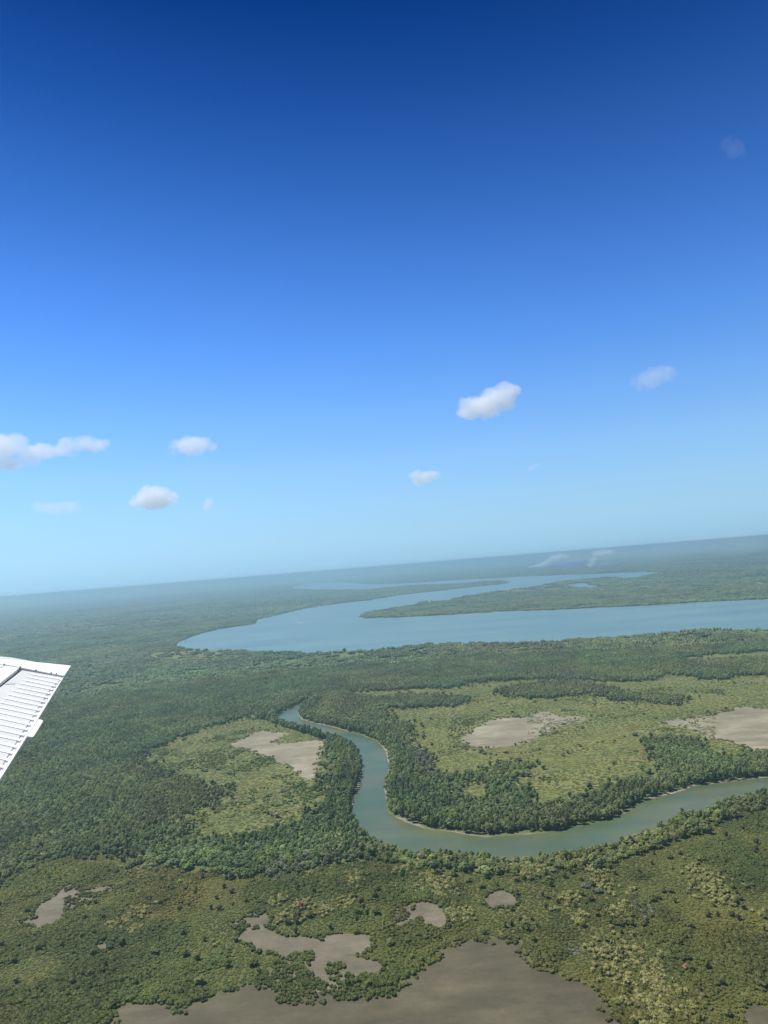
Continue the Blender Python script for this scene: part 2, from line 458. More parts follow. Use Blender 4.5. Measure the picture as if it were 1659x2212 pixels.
am = nt.nodes.new('ShaderNodeAttribute'); am.attribute_name = 'marsh'
asr = nt.nodes.new('ShaderNodeAttribute'); asr.attribute_name = 'scrub'
big = noise_node(nt, P, .0012, 6, .6); midn = noise_node(nt, P, .012, 5, .6); fine = noise_node(nt, P, .16, 4, .7)
forest = ramp_node(nt, big, [(.35, (.085, .112, .046)), (.5, (.11, .138, .055)), (.65, (.145, .16, .068))])
scrubc = ramp_node(nt, midn, [(.35, (.085, .095, .030)), (.65, (.130, .128, .044))])
marshc = ramp_node(nt, midn, [(.3, (.12, .145, .045)), (.5, (.155, .17, .055)), (.7, (.195, .195, .075))])
c = mix(nt, asr.outputs['Fac'], forest, scrubc)
c = mix(nt, am.outputs['Fac'], c, marshc)
c = mix(nt, .8, c, ramp_node(nt, fine, [(.3, (.7, .72, .7)), (.7, (1.3, 1.28, 1.2))]), 'MULTIPLY')
nt.links.new(c, b.inputs['Base Color']); b.inputs['Roughness'].default_value = .9; b.inputs['Specular IOR Level'].default_value = .1
bp = nt.nodes.new('ShaderNodeBump'); bp.inputs['Strength'].default_value = .8; bp.inputs['Distance'].default_value = 1.5
nt.links.new(fine, bp.inputs['Height']); nt.links.new(bp.outputs[0], b.inputs['Normal'])
me.materials.append(m)
ground = bpy.data.objects.new('ground', me); COL.objects.link(ground); tag(ground, kind='structure')

sheet('riverbank', world_poly(creek_px, 6, seed=1, amp=1.3, extra=3.5), .06, M_BANK)
sheet('riverbank', world_poly(est_px, 8, seed=2, extra=7), .10, M_BANK)
sheet('creek', creek, .16, M_CREEK)
sheet('estuary', estuary, .30, M_ESTUARY)
sheet('ripple', world_poly([(636, 1334), (640, 1337), (646, 1344), (652, 1344), (660, 1342), (655, 1346), (645, 1348), (639, 1342)], 3, seed=90, amp=1), .36, M_RIPPLE)
for p in ponds: sheet('pond', p, .35, M_ESTUARY)
for k, p in mud.items():
    sheet('mudflat', p, {'F': .07, 'G': .11}.get(k, .09), {'A': M_MUD_PALE, 'B': M_MUD_PALE, 'C': M_MUD_PALE, 'D': M_MUD_MID, 'E': M_MUD_MID, 'F': M_MUD_MID, 'H': M_MUD_MID, 'I': M_MUD_MID}.get(k, M_MUD_DARK))
shade_and_burnt = [world_poly(p, 6, seed=70 + i, amp=25) for i, p in enumerate([  # far-left strips are cloud shadow painted as dark sheets; the last is burnt ground
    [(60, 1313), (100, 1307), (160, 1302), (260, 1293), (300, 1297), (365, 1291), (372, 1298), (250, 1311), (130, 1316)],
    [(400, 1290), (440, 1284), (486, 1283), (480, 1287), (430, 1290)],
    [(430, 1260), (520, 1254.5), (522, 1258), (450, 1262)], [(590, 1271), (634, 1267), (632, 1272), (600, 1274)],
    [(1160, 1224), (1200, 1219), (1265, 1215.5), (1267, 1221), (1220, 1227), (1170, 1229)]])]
for i, p in enumerate(shade_and_burnt): sheet('shade_and_burnt_ground', p, .2 + .02 * i, M_SHADE_BURNT)

# ------------------------------------------------------------------ plant shapes
def lumpy(bm, c, r, rz, sub, seed, jag=.28):
    """one rough mass of foliage"""
    rn = random.Random(seed)
    out = bmesh.ops.create_icosphere(bm, subdivisions=sub, radius=1.0)
    ph = [rn.uniform(0, 6.28) for _ in range(6)]
    for v in out['verts']:
        p = v.co
        k = 1 + .16 * sin(3.1 * p.x + ph[0]) * cos(2.7 * p.y + ph[1]) + .14 * sin(4.3 * p.z + ph[2] + 2 * p.x) + rn.uniform(-jag, jag) * .6
        v.co = Vector((c[0] + p.x * r * k, c[1] + p.y * r * k, c[2] + p.z * rz * k))

def leaves(bm, c, r, rz, n, size, seed):
    rn = random.Random(seed)
    for _ in range(n):
        u = rn.uniform(-.35, 1); a = rn.uniform(0, 2 * pi); s = sqrt(max(0, 1 - u * u))
        d = Vector((s * cos(a), s * sin(a), u))
        k = rn.uniform(.75, 1.18)
        p = Vector((c[0] + d.x * r * k, c[1] + d.y * r * k, c[2] + d.z * rz * k))
        nrm = (d + Vector((rn.uniform(-.7, .7), rn.uniform(-.7, .7), rn.uniform(-.3, .9)))).normalized()
        t = nrm.orthogonal().normalized(); t.rotate(Matrix.Rotation(rn.uniform(0, 6.28), 3, nrm)); q = nrm.cross(t)
        h = size * rn.uniform(.6, 1.3)
        vs = [bm.verts.new(p + t * h * x + q * h * y * .8) for x, y in ((-.5, -.35), (.1, -.5), (.55, 0), (.1, .5), (-.5, .3))]
        bm.faces.new(vs)

def crown_mesh(name, kind, seed):
    rn = random.Random(seed)
    bm = bmesh.new()
    if kind == 'tree':          # unit: crown radius 1, height 2.4
        lobes = [((0, 0, 1.65), .62, .62)] + [((cos(a) * .48, sin(a) * .48, rn.uniform(1.15, 1.6)), rn.uniform(.4, .55), rn.uniform(.38, .5))
                 for a in [rn.uniform(0, 6.28) + k * 1.4 for k in range(5)]] + [((0, 0, .75), .62, .6)]
        for i, (c, r, rz) in enumerate(lobes):
            lumpy(bm, c, r * .86, rz * .86, 1, seed * 31 + i)
            leaves(bm, c, r, rz, 16, .34, seed * 57 + i)
    elif kind == 'shrub':       # unit: crown radius 1, height 1.1
        lobes = [((rn.uniform(-.15, .15), rn.uniform(-.15, .15), .5), .68, .55)] + [((cos(a) * .5, sin(a) * .5, rn.uniform(.3, .55)), rn.uniform(.32, .5), rn.uniform(.3, .42))
                 for a in [rn.uniform(0, 6.28) + k * 1.6 for k in range(4)]]
        for i, (c, r, rz) in enumerate(lobes):
            lumpy(bm, c, r * .9, rz * .9, 1, seed * 31 + i)
            leaves(bm, c, r, rz, 12, .32, seed * 57 + i)
    elif kind == 'tuft':
        for i in range(4):
            c = (rn.uniform(-.5, .5), rn.uniform(-.5, .5), .12); lumpy(bm, c, rn.uniform(.4, .65), rn.uniform(.25, .42), 1, seed * 31 + i)
    elif kind == 'clump':       # several crowns close together, unit = metres
        for i in range(9):
            a = rn.uniform(0, 6.28); q = 9.5 * sqrt(rn.random()); r = rn.uniform(2.2, 3.8)
            h = rn.uniform(3.4, 6.5)
            lumpy(bm, (q * cos(a), q * sin(a), h * .5), r, h * .52, 1, seed * 31 + i, .35)
            leaves(bm, (q * cos(a), q * sin(a), h * .5), r, h * .55, 10, 1.5, seed * 77 + i)
    elif kind == 'stand':
        for i in range(16):
            a = rn.uniform(0, 6.28); q = 27 * sqrt(rn.random()); r = rn.uniform(4.5, 8.5)
            h = rn.uniform(4, 9)
            lumpy(bm, (q * cos(a), q * sin(a), h * .4), r, h * .6, 1, seed * 31 + i, .35)
    me = bpy.data.meshes.new(name)
    bm.to_mesh(me); bm.free()
    return me

def proto_set(name, kind, n, seed):
    out = []
    for i in range(n):
        me = crown_mesh(name, kind, seed + i)
        me.materials.append(M_FOL_I)
        out.append(bpy.data.objects.new(name, me))
    return out

P_TREE = proto_set('tree_crown', 'tree', 5, 100)
P_SHRUB = proto_set('shrub_crown', 'shrub', 5, 200)
P_TUFT = proto_set('sedge_tuft', 'tuft', 3, 300)
P_CLUMP = proto_set('crown_clump', 'clump', 4, 400)
P_STAND = proto_set('tree_stand', 'stand', 4, 500)

def scatter(name, protos, xy, scl, tint, label, cat, zoff=None):
    n = len(xy)
    me = bpy.data.meshes.new(name)
    co = np.zeros((n, 3), np.float32); co[:, :2] = xy
    if zoff is not None: co[:, 2] = zoff
    me.vertices.add(n); me.vertices.foreach_set('co', co.ravel())
    def attr(nm, typ, key, arr):
        a = me.attributes.new(nm, typ, 'POINT'); a.data.foreach_set(key, np.ascontiguousarray(arr).ravel())
    attr('pick', 'INT', 'value', rng.integers(0, len(protos), n).astype(np.int32))
    attr('grow', 'FLOAT_VECTOR', 'vector', scl.astype(np.float32))
    rot = np.zeros((n, 3), np.float32); rot[:, 2] = rng.uniform(0, 2 * pi, n)
    attr('turn', 'FLOAT_VECTOR', 'vector', rot)
    t4 = np.ones((n, 4), np.float32); t4[:, :3] = tint
    attr('tint', 'FLOAT_COLOR', 'color', t4)
    o = bpy.data.objects.new(name, me); COL.objects.link(o)
    tag(o, label, cat, None, 'stuff')
    ng = bpy.data.node_groups.new(name, 'GeometryNodeTree')
    ng.interface.new_socket('Geometry', in_out='INPUT', socket_type='NodeSocketGeometry')
    ng.interface.new_socket('Geometry', in_out='OUTPUT', socket_type='NodeSocketGeometry')
    gi = ng.nodes.new('NodeGroupInput'); go = ng.nodes.new('NodeGroupOutput')
    m2p = ng.nodes.new('GeometryNodeMeshToPoints'); ng.links.new(gi.outputs[0], m2p.inputs['Mesh'])
    g2i = ng.nodes.new('GeometryNodeGeometryToInstance')
    for p in protos:
        oi = ng.nodes.new('GeometryNodeObjectInfo'); oi.inputs['Object'].default_value = p
        ng.links.new(oi.outputs['Geometry'], g2i.inputs[0])
    iop = ng.nodes.new('GeometryNodeInstanceOnPoints')
    iop.inputs['Pick Instance'].default_value = True
    def named(nm, typ):
        k = ng.nodes.new('GeometryNodeInputNamedAttribute'); k.data_type = typ; k.inputs['Name'].default_value = nm
        return k.outputs['Attribute']
    ng.links.new(m2p.outputs[0], iop.inputs['Points']); ng.links.new(g2i.outputs[0], iop.inputs['Instance'])
    ng.links.new(named('pick', 'INT'), iop.inputs['Instance Index'])
    ng.links.new(named('turn', 'FLOAT_VECTOR'), iop.inputs['Rotation'])
    ng.links.new(named('grow', 'FLOAT_VECTOR'), iop.inputs['Scale'])
    ng.links.new(iop.outputs[0], go.inputs[0])
    mod = o.modifiers.new('instances', 'NODES'); mod.node_group = ng
    return o

# ------------------------------------------------------------------ where plants stand
def jitter_grid(r0, r1, sp, half=35):
    h = radians(half)
    xs = np.arange(-r1 * sin(h), r1 * sin(h), sp); ys = np.arange(r0 * cos(h) * .9, r1, sp)
    X, Y = np.meshgrid(xs, ys)
    X = (X + rng.uniform(-.48, .48, X.shape) * sp).ravel(); Y = (Y + rng.uniform(-.48, .48, Y.shape) * sp).ravel()
    d = np.hypot(X, Y)
    m = (d >= r0) & (d < r1) & (np.abs(np.arctan2(X, Y)) < h)
    return X[m], Y[m]

def warp(x, y, a=14, s=26, j=4):
    return (x + (noise(x, y, s, 5) - .5) * a * 2 + rng.normal(0, j, x.shape), y + (noise(x, y, s, 6) - .5) * a * 2 + rng.normal(0, j, x.shape))

def blobs_field(x, y, centres):
    """0..1 weight round the listed photograph places (x, y, radius in pixels)"""
    w = np.zeros(x.shape)
    for cx, cy, r in centres:
        wx, wy = gpt(cx, cy); ex, _ = gpt(cx + r, cy); _, ey = gpt(cx, cy - r * .7)
        sxx = max(1.0, abs(ex - wx)); syy = max(1.0, abs(ey - wy))
        w = np.maximum(w, np.exp(-(((x - wx) / sxx) ** 2 + ((y - wy) / syy) ** 2)))
    return w

PALE = [(725, 1625, 12), (715, 1660, 14), (718, 1700, 12), (735, 1600, 12), (900, 1600, 16), (940, 1575, 14), (870, 1540, 12), (1060, 1430, 12), (1075, 1858, 22), (1105, 1868, 22), (1140, 1878, 25), (1240, 1860, 16), (1285, 1880, 16), (1300, 1905, 20), (1318, 1925, 12), (1360, 1930, 14), (1520, 1890, 30), (1540, 1925, 34),
        (1560, 1945, 16), (1300, 2060, 30), (1360, 2055, 40), (1345, 2100, 40), (1395, 2085, 45), (1430, 2130, 50), (1450, 2180, 45), (1385, 2160, 40), (1640, 1972, 14),
        (930, 1895, 18), (950, 1925, 22), (905, 1930, 14), (975, 1975, 16), (1008, 1978, 16), (968, 1905, 14), (1230, 1940, 16), (1260, 1975, 14),
        (600, 1945, 14), (612, 1985, 14), (650, 1955, 14), (698, 1965, 16), (655, 1990, 10), (750, 1950, 12), (765, 1900, 14), (665, 1890, 10),
        (268, 1990, 18), (240, 2000, 14), (290, 2010, 12), (300, 1975, 16), (285, 1870, 16), (315, 1880, 16), (468, 2038, 10), (700, 2035, 1), (1420, 2210, 30), (1340, 1960, 14),
        (1250, 1990, 14), (1200, 1965, 10), (1335, 1975, 14), (925, 1860, 18), (870, 1880, 14)]
LIME = [(425, 1862, 22), (590, 1850, 16), (630, 1860, 14), (560, 1870, 12), (470, 1880, 10), (385, 1910, 10), (715, 1890, 10), (1037, 1852, 9), (1405, 1788, 30), (1450, 1768, 20), (1340, 1812, 14), (1290, 1830, 12),
        (975, 1770, 20), (990, 1750, 14), (880, 1660, 12), (735, 1640, 14), (728, 1690, 14), (722, 1740, 12), (730, 1610, 14), (900, 1690, 14), (1385, 2120, 14), (1180, 1840, 14), (1390, 2062, 8), (1410, 2180, 12)]
GREY = [(1400, 1975, 22), (640, 1870, 26), (600, 1880, 20), (1270, 1915, 12), (1560, 1500, 30), (930, 1660, 26), (920, 1640, 22), (860, 1560, 16), (880, 1700, 20), (1110, 1440, 18), (1050, 1392, 22),
        (1250, 1470, 30), (1570, 1710, 16), (1240, 2060, 16)]

def lerp(a, b, t):
    t = np.asarray(t)[:, None]
    return a * (1 - t) + b * t

def tint_for(x, y, base, var=.28, big=40):
    n = len(x)
    t = np.tile(np.array(base, float), (n, 1))
    k = noise(x, y, big, 21) - .5
    t *= (1 + k * .9)[:, None]
    t[:, 0] *= 1 + (noise(x, y, big * 2.5, 23) - .5) * .45
    t *= rng.lognormal(0, var, n)[:, None]
    t[:, 0] *= rng.uniform(.93, 1.08, n)
    return t

def colour_mix(x, y, t, gain=1.0):
    u = rng.random(len(x))
    wp = blobs_field(x, y, PALE); wl = blobs_field(x, y, LIME); wg = blobs_field(x, y, GREY)
    pale = u < wp * .62 * gain
    lime = (~pale) & (rng.random(len(x)) < wl * .75)
    grey = (~pale) & (~lime) & (rng.random(len(x)) < wg * .7)
    r = rng.uniform(.75, 1.2, len(x))[:, None]
    t = np.where(pale[:, None], np.array([.30, .29, .11]) * r, t)
    t = np.where(lime[:, None], np.array([.20, .26, .055]) * r, t)
    t = np.where(grey[:, None], np.array([.18, .185, .13]) * r, t)
    return t, pale, lime

# tall mangroves, one by one out to 1.7 km
x, y = jitter_grid(335, 1700, 3.9)
u, v = warp(x, y, 17, 30, 8)
creek_far = near_any([creek], x, y, 26)
creek_close = near_any([creek], x, y, 11)
in_scrub = inside(scrub, u, v); in_marsh = in_clear(u, v) & ~inside_any(darks, u, v)
in_mud = near_any(muds, x, y, 3, 6); in_water = near_any(waters, x, y, 2.0, 6)
open_water_side = inside(creek, x, y - 5.5 * noise(x, y, 30, 88, 1) ** .5 * 1.2)
south = inside(creek, x, y + 14) | inside(creek, x, y + 26) | inside(creek, x - 8, y + 16)
keep = ~in_water & ~in_mud & ~open_water_side
sparse = noise(x, y, 30, 71)
keep &= np.where(in_marsh & ~creek_close, rng.random(len(x)) < .001 + .05 * (sparse > .67), True)
keep &= np.where(in_scrub & ~creek_far, rng.random(len(x)) < .05 + .16 * (sparse > .6), True)
x, y = x[keep], y[keep]; cf = creek_far[keep]; cc = creek_close[keep]; ims = in_marsh[keep]; isc = in_scrub[keep]; so = south[keep] & (to_px(x, y)[0] > 800)
n = len(x)
r = np.clip(rng.lognormal(.94, .28, n), 1.5, 4.8) * np.where(isc & ~cf, .8, 1)
h = np.where(cf, rng.uniform(2.6, 4.4, n), rng.uniform(2.1, 2.9, n)) / r * (.7 + .6 * noise(x, y, 60, 33))
h = np.where(ims & ~cf, h * .6, h); h = np.where(isc, h * .62, h)
h = np.where(so, h * .62, h)
tree_t = tint_for(x, y, (.160, .200, .075), .16)
tree_t = np.where(so[:, None], tree_t * np.array([1.12, 1.08, .95]), tree_t)
tree_t = np.where((isc & ~so)[:, None], tree_t * np.array([.85, .74, .6]), tree_t)
tree_t, tp, tl = colour_mix(x, y, tree_t, .5)
tree = dict(x=x, y=y, s=np.stack([r, r, r * h], 1), t=tree_t, scrub=isc)

# shrubs of the foreground scrub and the marsh edges
x, y = jitter_grid(335, 1250, 2.0)
d = np.hypot(x, y)
u, v = warp(x, y, 8, 20, 2)
in_scrub = inside(scrub, u, v)
in_marsh = in_clear(u, v) & ~inside_any(darks, u, v)
isl = inside_any(islands, x, y)
in_mud = inside_any(muds, x, y); mud_edge = near_any(muds, x, y, 2.5, 6)
fringe = (inside(mud['B'], x, y) & (to_px(x, y)[0] > 1165)) | (inside(mud['C'], x, y) & (to_px(x, y)[0] < 1525)) | (inside(mud['D'], x, y) & (to_px(x, y)[0] > 140)) | \
         (inside(mud['H'], x, y) & (to_px(x, y)[0] < 900)) | (inside(mud['F'], x, y) & ((to_px(x, y)[1] > 2105) | (to_px(x, y)[1] < 2008)))
lace = noise(x, y, 9, 91, 2)
in_water = near_any(waters, x, y, 1.5, 6)
keep = ~in_water & (in_scrub | (in_marsh & (rng.random(len(x)) < np.where(noise(x, y, 35, 77) > .58, .14, .006))))
west = in_west(u, v)
keep |= west & ~in_mud & ~in_water & (rng.random(len(x)) < .03 + .24 * (noise(x, y, 28, 78) > .54))
keep &= ~in_mud | (fringe & (lace > .5) & (rng.random(len(x)) < .6))
rim = inside_any([mud[q] for q in 'ABCG'], x, y) & ~(near_any([p for p in muds], x, y, 0, 1) & inside_any(muds, x + 5, y) & inside_any(muds, x - 5, y) & inside_any(muds, x, y + 7) & inside_any(muds, x, y - 7))
keep |= rim & ~in_water & (lace > .56) & (rng.random(len(x)) < .6)
keep &= (~mud_edge) | in_mud | (rng.random(len(x)) < .7)
keep |= isl & (rng.random(len(x)) < .85)
x, y, d, im, ed, ir = x[keep], y[keep], d[keep], in_marsh[keep], (mud_edge | in_mud)[keep], isl[keep]
n = len(x)
heath = np.clip((noise(x, y, 45, 55) - .42) * 6, 0, 1)        # 0: low smooth heath, 1: taller shrubs
heath = np.where(ed | ir, 1, heath)
r = rng.uniform(1.15, 1.75, n) * (.75 + .75 * heath) * rng.lognormal(0, .12, n)
r = np.where(im & ~ir, r * .8, r); r = np.where(ed, r * .75, r)
hh = rng.uniform(.42, .66, n) * (.75 + .9 * heath)
st = tint_for(x, y, (.140, .150, .036), .10, 30)
olive = np.clip((noise(x, y, 90, 58) - .35) * 3, 0, 1)
st = st * lerp(np.array([[.72, .84, .9]]), np.array([[1.06, 1.03, 1.0]]), olive)
st = np.where(im[:, None], st * np.array([1.12, 1.16, 1.3]), st)
st = np.where(in_west(x, y)[:, None], st * np.array([1.3, 1.32, 1.1]), st)
st, sp_, sl_ = colour_mix(x, y, st)
r = np.where(sp_, np.maximum(r, 1.9), r); hh = np.where(sp_, np.maximum(hh, 1.1), hh)
shrub = dict(x=x, y=y, s=np.stack([r, r, r * hh], 1), t=st, pale=sp_, lime=sl_)

# sedge tufts of the salt marsh
x, y = jitter_grid(520, 1500, 4.0)
u, v = warp(x, y, 8, 20, 3)
keep = in_clear(u, v) & ~near_any(muds, x, y, 1, 4) & ~near_any(waters, x, y, 2, 4) & (rng.random(len(x)) < .8)
# a lace of tufts reaches out over the flats
fr = ((inside(mud['B'], x, y) & (to_px(x, y)[0] > 1140)) | (inside(mud['C'], x, y) & (to_px(x, y)[0] < 1545))) & (noise(x, y, 11, 92, 2) > .47)
keep |= fr
x, y = x[keep], y[keep]; n = len(x)
r = rng.uniform(1.6, 3.2, n)
wst = np.where(in_west(x, y), .88, 1.0)[:, None]
scatter('sedge_meadow', P_TUFT, np.stack([x, y], 1), np.stack([r, r, r * rng.uniform(.2, .45, n)], 1), tint_for(x, y, (.148, .165, .050), .07, 60) * wst * lerp(np.array([[.72, .78, .8]]), np.array([[1.08, 1.03, 1.0]]), np.clip((noise(x, y, 80, 59) - .35) * 3.2, 0, 1)),
        'olive yellow sedge and low bushes of the open marsh meadows between the forest', 'marsh')

# ------------------------------------------------------------------ far woodland
def wood_field(x, y, sp, polys_water, m_edge):
    u, v = warp(x, y, 20, 60, 4)
    keep = ~near_any(polys_water, x, y, m_edge, 8)
    mar = in_clear(u, v) & ~inside_any(darks, u, v) & (rng.random(len(x)) < .75)
    keep &= ~near_any(muds, x, y, 6, 4)
    keep &= ~mar | (rng.random(len(x)) < .05)
    gap = noise(x, y, 70, 66)
    keep &= ~((gap > .66) & (rng.random(len(x)) < .75))
    return keep
x, y = jitter_grid(1650, 4300, 14.5)
k = wood_field(x, y, 14, [creek, estuary] + ponds, 9); x, y = x[k], y[k]; n = len(x)
s = rng.uniform(.8, 1.15, n)
t = tint_for(x, y, (.185, .232, .098), .15, 120)
t, _, _ = colour_mix(x, y, t, .6)
scatter('distant_forest', P_CLUMP, np.stack([x, y], 1), np.stack([s, s, s * rng.uniform(.7, 1.3, n) * (.6 + .8 * noise(x, y, 150, 35))], 1), t,
        'dark green mangrove forest on both shores of the wide estuary', 'forest')
x, y = jitter_grid(4250, 14000, 46)
k = ~near_any([estuary] + ponds, x, y, 26, 8) & ~near_any(shade_and_burnt, x, y, 20, 4); x, y = x[k], y[k]; n = len(x)
k = ~((noise(x, y, 260, 67) > .62) & (rng.random(n) < .7)); x, y = x[k], y[k]; n = len(x)
s = rng.uniform(.8, 1.3, n)
scatter('horizon_forest', P_STAND, np.stack([x, y], 1), np.stack([s, s, s * rng.uniform(.6, 1.2, n)], 1), tint_for(x, y, (.145, .185, .078), .15, 500),
        'hazy grey green woodland stretching away beyond the estuary to the horizon', 'forest')

# ------------------------------------------------------------------ the three hundred plants that show largest, each its own object
def tapered(bm, p0, p1, r0, r1, n=6):
    p0, p1 = Vector(p0), Vector(p1); d = (p1 - p0).normalized(); t = d.orthogonal().normalized(); q = d.cross(t)
    A = [bm.verts.new(p0 + (t * cos(2 * pi * k / n) + q * sin(2 * pi * k / n)) * r0) for k in range(n)]
    B = [bm.verts.new(p1 + (t * cos(2 * pi * k / n) + q * sin(2 * pi * k / n)) * r1) for k in range(n)]
    for k in range(n): bm.faces.new((A[k], A[(k + 1) % n], B[(k + 1) % n], B[k]))

def trunk_mesh(kind, seed):
    rn = random.Random(seed); bm = bmesh.new()
    H = 1.5 if kind == 'tree' else .55
    w = .07 if kind == 'tree' else .05
    tapered(bm, (0, 0, -.02), (0, 0, H * .6), w, w * .7)
    for k in range(3):
        a = k * 2.1 + rn.random(); tapered(bm, (0, 0, H * .5), (cos(a) * .4, sin(a) * .4, H), w * .6, w * .25)
        tapered(bm, (cos(a) * .22, sin(a) * .22, -.02), (0, 0, H * .25), w * .4, w * .35)      # stilt roots
    me = bpy.data.meshes.new('trunk'); bm.to_mesh(me); bm.free(); me.materials.append(M_TRUNK)
    return me

IND_MESH = {}
for kind, ps in (('tree', P_TREE), ('shrub', P_SHRUB)):
    cr = []
    for i in range(len(ps)):
        me = ps[i].data.copy(); me.name = 'crown'; me.materials.clear(); me.materials.append(M_FOL_O); cr.append(me)
    IND_MESH[kind] = (cr, [trunk_mesh(kind, 900 + i) for i in range(3)])

cand = []
for kind, D in (('tree', tree), ('shrub', shrub)):
    px, py = to_px(D['x'], D['y'], D['s'][:, 2])
    dist = np.sqrt(D['x'] ** 2 + D['y'] ** 2 + ALT ** 2)
    vis = (px > 4) & (px < 1655) & (py > 1500) & (py < 2206)
    size = D['s'][:, 0] * 2 / dist * (1 + .3 * (kind == 'tree')) * vis
    if kind == 'shrub': size = size * (1 + .35 * (D['pale'] | D['lime']))
    for i in np.argsort(-size)[:360]: cand.append((size[i], kind, int(i), px[i], py[i]))
cand.sort(key=lambda q: -q[0])
chosen = cand[:296]
LAND = [('broad grey mudflat', mud['G']), ('forked brown mudflat', mud['F']), ('small split mudflat', mud['H']), ('small round mudflat', mud['I']),
        ('ragged pale mudflat', mud['D']), ('tiny bare mud patch', mud['E']), ('dark mud corner', mud['J']), ('creek', creek)] + [(nm_, np.array([gpt(a_, b_)])) for nm_, a_, b_ in (('pale yellow thicket', 1400, 2130), ('mottled yellow thicket', 1530, 1920), ('row of pale crowns', 1130, 1870),
        ('bottom right corner', 1640, 2195), ('bottom left corner', 20, 2195), ('grey bare bushes', 1400, 1975), ('pinkish thicket', 290, 1870), ('lime green trees', 600, 1855), ('rusty pink tree', 651, 1962), ('left photo edge', 10, 1980), ('right photo edge', 1650, 2060))]
def tone(c):
    r_, g_, b_ = c
    v_ = r_ + g_ + b_
    if r_ > .24 and g_ > .22: return 'pale yellow'
    if g_ > r_ * 1.25 and g_ > .17 and b_ < .07: return 'lime green'
    if b_ > .085 and b_ > g_ * .6: return 'greyish'
    warm = r_ > g_ * .8
    if v_ > .40: return 'light olive' if warm else 'light green'
    if v_ > .30: return 'olive' if warm else 'mid green'
    return 'dark olive' if warm else 'dark green'
rows = []
for size, kind, i, px_, py_ in chosen:
    D = tree if kind == 'tree' else shrub
    X, Y = D['x'][i], D['y'][i]
    best = None
    for nm, poly in LAND:
        q = np.hypot(poly[:, 0] - X, poly[:, 1] - Y); k = int(q.argmin())
        if best is None or q[k] < best[0]: best = (q[k], nm, poly[k], poly)
    q, nm, pk, poly = best
    inn = bool(inside(poly, np.array([X]), np.array([Y]))[0])
    dx, dy = X - pk[0], Y - pk[1]
    side = ('behind' if dy > 0 else 'before') if abs(dy) > abs(dx) * .8 else ('right of' if dx > 0 else 'left of')
    inn = inn and len(poly) > 2
    rel = f'on the {nm}' if inn else f'{"closely" if q < 6 else "just" if q < 12 else "a bit" if q < 20 else "somewhat" if q < 32 else "well" if q < 60 else "far"} {side} the {nm}'
    sz = 'large' if D['s'][i, 0] > (3.1 if kind == 'tree' else 2.45) else ('small' if D['s'][i, 0] < (2.5 if kind == 'tree' else 1.9) else 'mid-sized')
    rows.append([kind, i, px_, py_, f'{"tall " if D["s"][i, 2] > 4.4 else ""}{sz} {tone(D["t"][i])} {kind}', rel])
groups = {}
for rw in rows: groups.setdefault((rw[4], rw[5]), []).append(rw)
ORD = ['', 'second', 'third', 'fourth', 'fifth', 'sixth', 'seventh', 'eighth', 'ninth']
made = set()
for (a, rel), mem in groups.items():
    mem.sort(key=lambda q: q[2])
    for k, rw in enumerate(mem):
        kind, i = rw[0], rw[1]
        D = tree if kind == 'tree' else shrub
        ns = len(mem)
        if ns == 1: lab = f'{a} {rel}'
        elif ns > 17: lab = f'{a} {rel}'
        else:
            j = k if k < (ns + 1) // 2 else ns - 1 - k
            edge = 'left' if k < (ns + 1) // 2 else 'right'
            lab = f'{(ORD[j] + " from ") if j else ""}{edge}{"" if j else "most"} {a} {rel}'
        o = bpy.data.objects.new('mangrove_tree' if kind == 'tree' else 'mangrove_shrub', None)
        o.empty_display_size = .5
        COL.objects.link(o)
        o.location = (D['x'][i], D['y'][i], 0)
        o.rotation_euler = (0, 0, random.uniform(0, 6.28))
        s_ = D['s'][i]
        o.scale = tuple(float(q) for q in s_)
        tag(o, lab, 'tree' if kind == 'tree' else 'shrub', 'mangrove trees that stand out of the canopy' if kind == 'tree' else 'mangrove shrubs around the mudflats')
        cr, tr = IND_MESH[kind]
        c = bpy.data.objects.new('crown', random.choice(cr)); COL.objects.link(c); c.parent = o
        c.color = (*[float(q) for q in D['t'][i]], 1)
        tkn = bpy.data.objects.new('trunk', random.choice(tr)); COL.objects.link(tkn); tkn.parent = o
        made.add((kind, i))

def lone(pxx, pyy, r, h, tint, label):
    X, Y = gpt(pxx, pyy)
    o = bpy.data.objects.new('mangrove_tree', None); COL.objects.link(o); o.location = (X, Y, 0); o.scale = (r, r, h / 2.3)
    tag(o, label, 'tree', 'mangrove trees that stand out of the canopy')
    cr, tr = IND_MESH['tree']
    c = bpy.data.objects.new('crown', cr[1]); COL.objects.link(c); c.parent = o; c.color = (*tint, 1)
    k = bpy.data.objects.new('trunk', tr[0]); COL.objects.link(k); k.parent = o
lone(745, 1409, 7, 11, (.045, .075, .035), 'round dark mangrove tree standing taller than the rest on the estuary shore')
lone(1474, 1768, 2.6, 9, (.30, .32, .20), 'tall thin pale grey mangrove tree rising over the near creek bank')
lone(651, 1962, 3.2, 4.5, (.36, .20, .11), 'rusty pink mangrove tree among the pale ones above the forked mudflat')
lone(1485, 2097, 2.2, 3.6, (.34, .21, .12), 'small salmon pink mangrove tree at the side of the pale yellow thicket')

for kind, D, protos, name, lab, cat in (('tree', tree, P_TREE, 'mangrove_forest', 'dense dark green mangrove forest along the creek and across the flats', 'forest'),
                                        ('shrub', shrub, P_SHRUB, 'shrubland', 'olive green mangrove scrub covering the foreground between the mudflats', 'scrub')):
    m = np.ones(len(D['x']), bool)
    m[[i for kk, i in made if kk == kind]] = False
    scatter(name, protos, np.stack([D['x'][m], D['y'][m]], 1), D['s'][m], D['t'][m], lab, cat)
    print(name, m.sum())

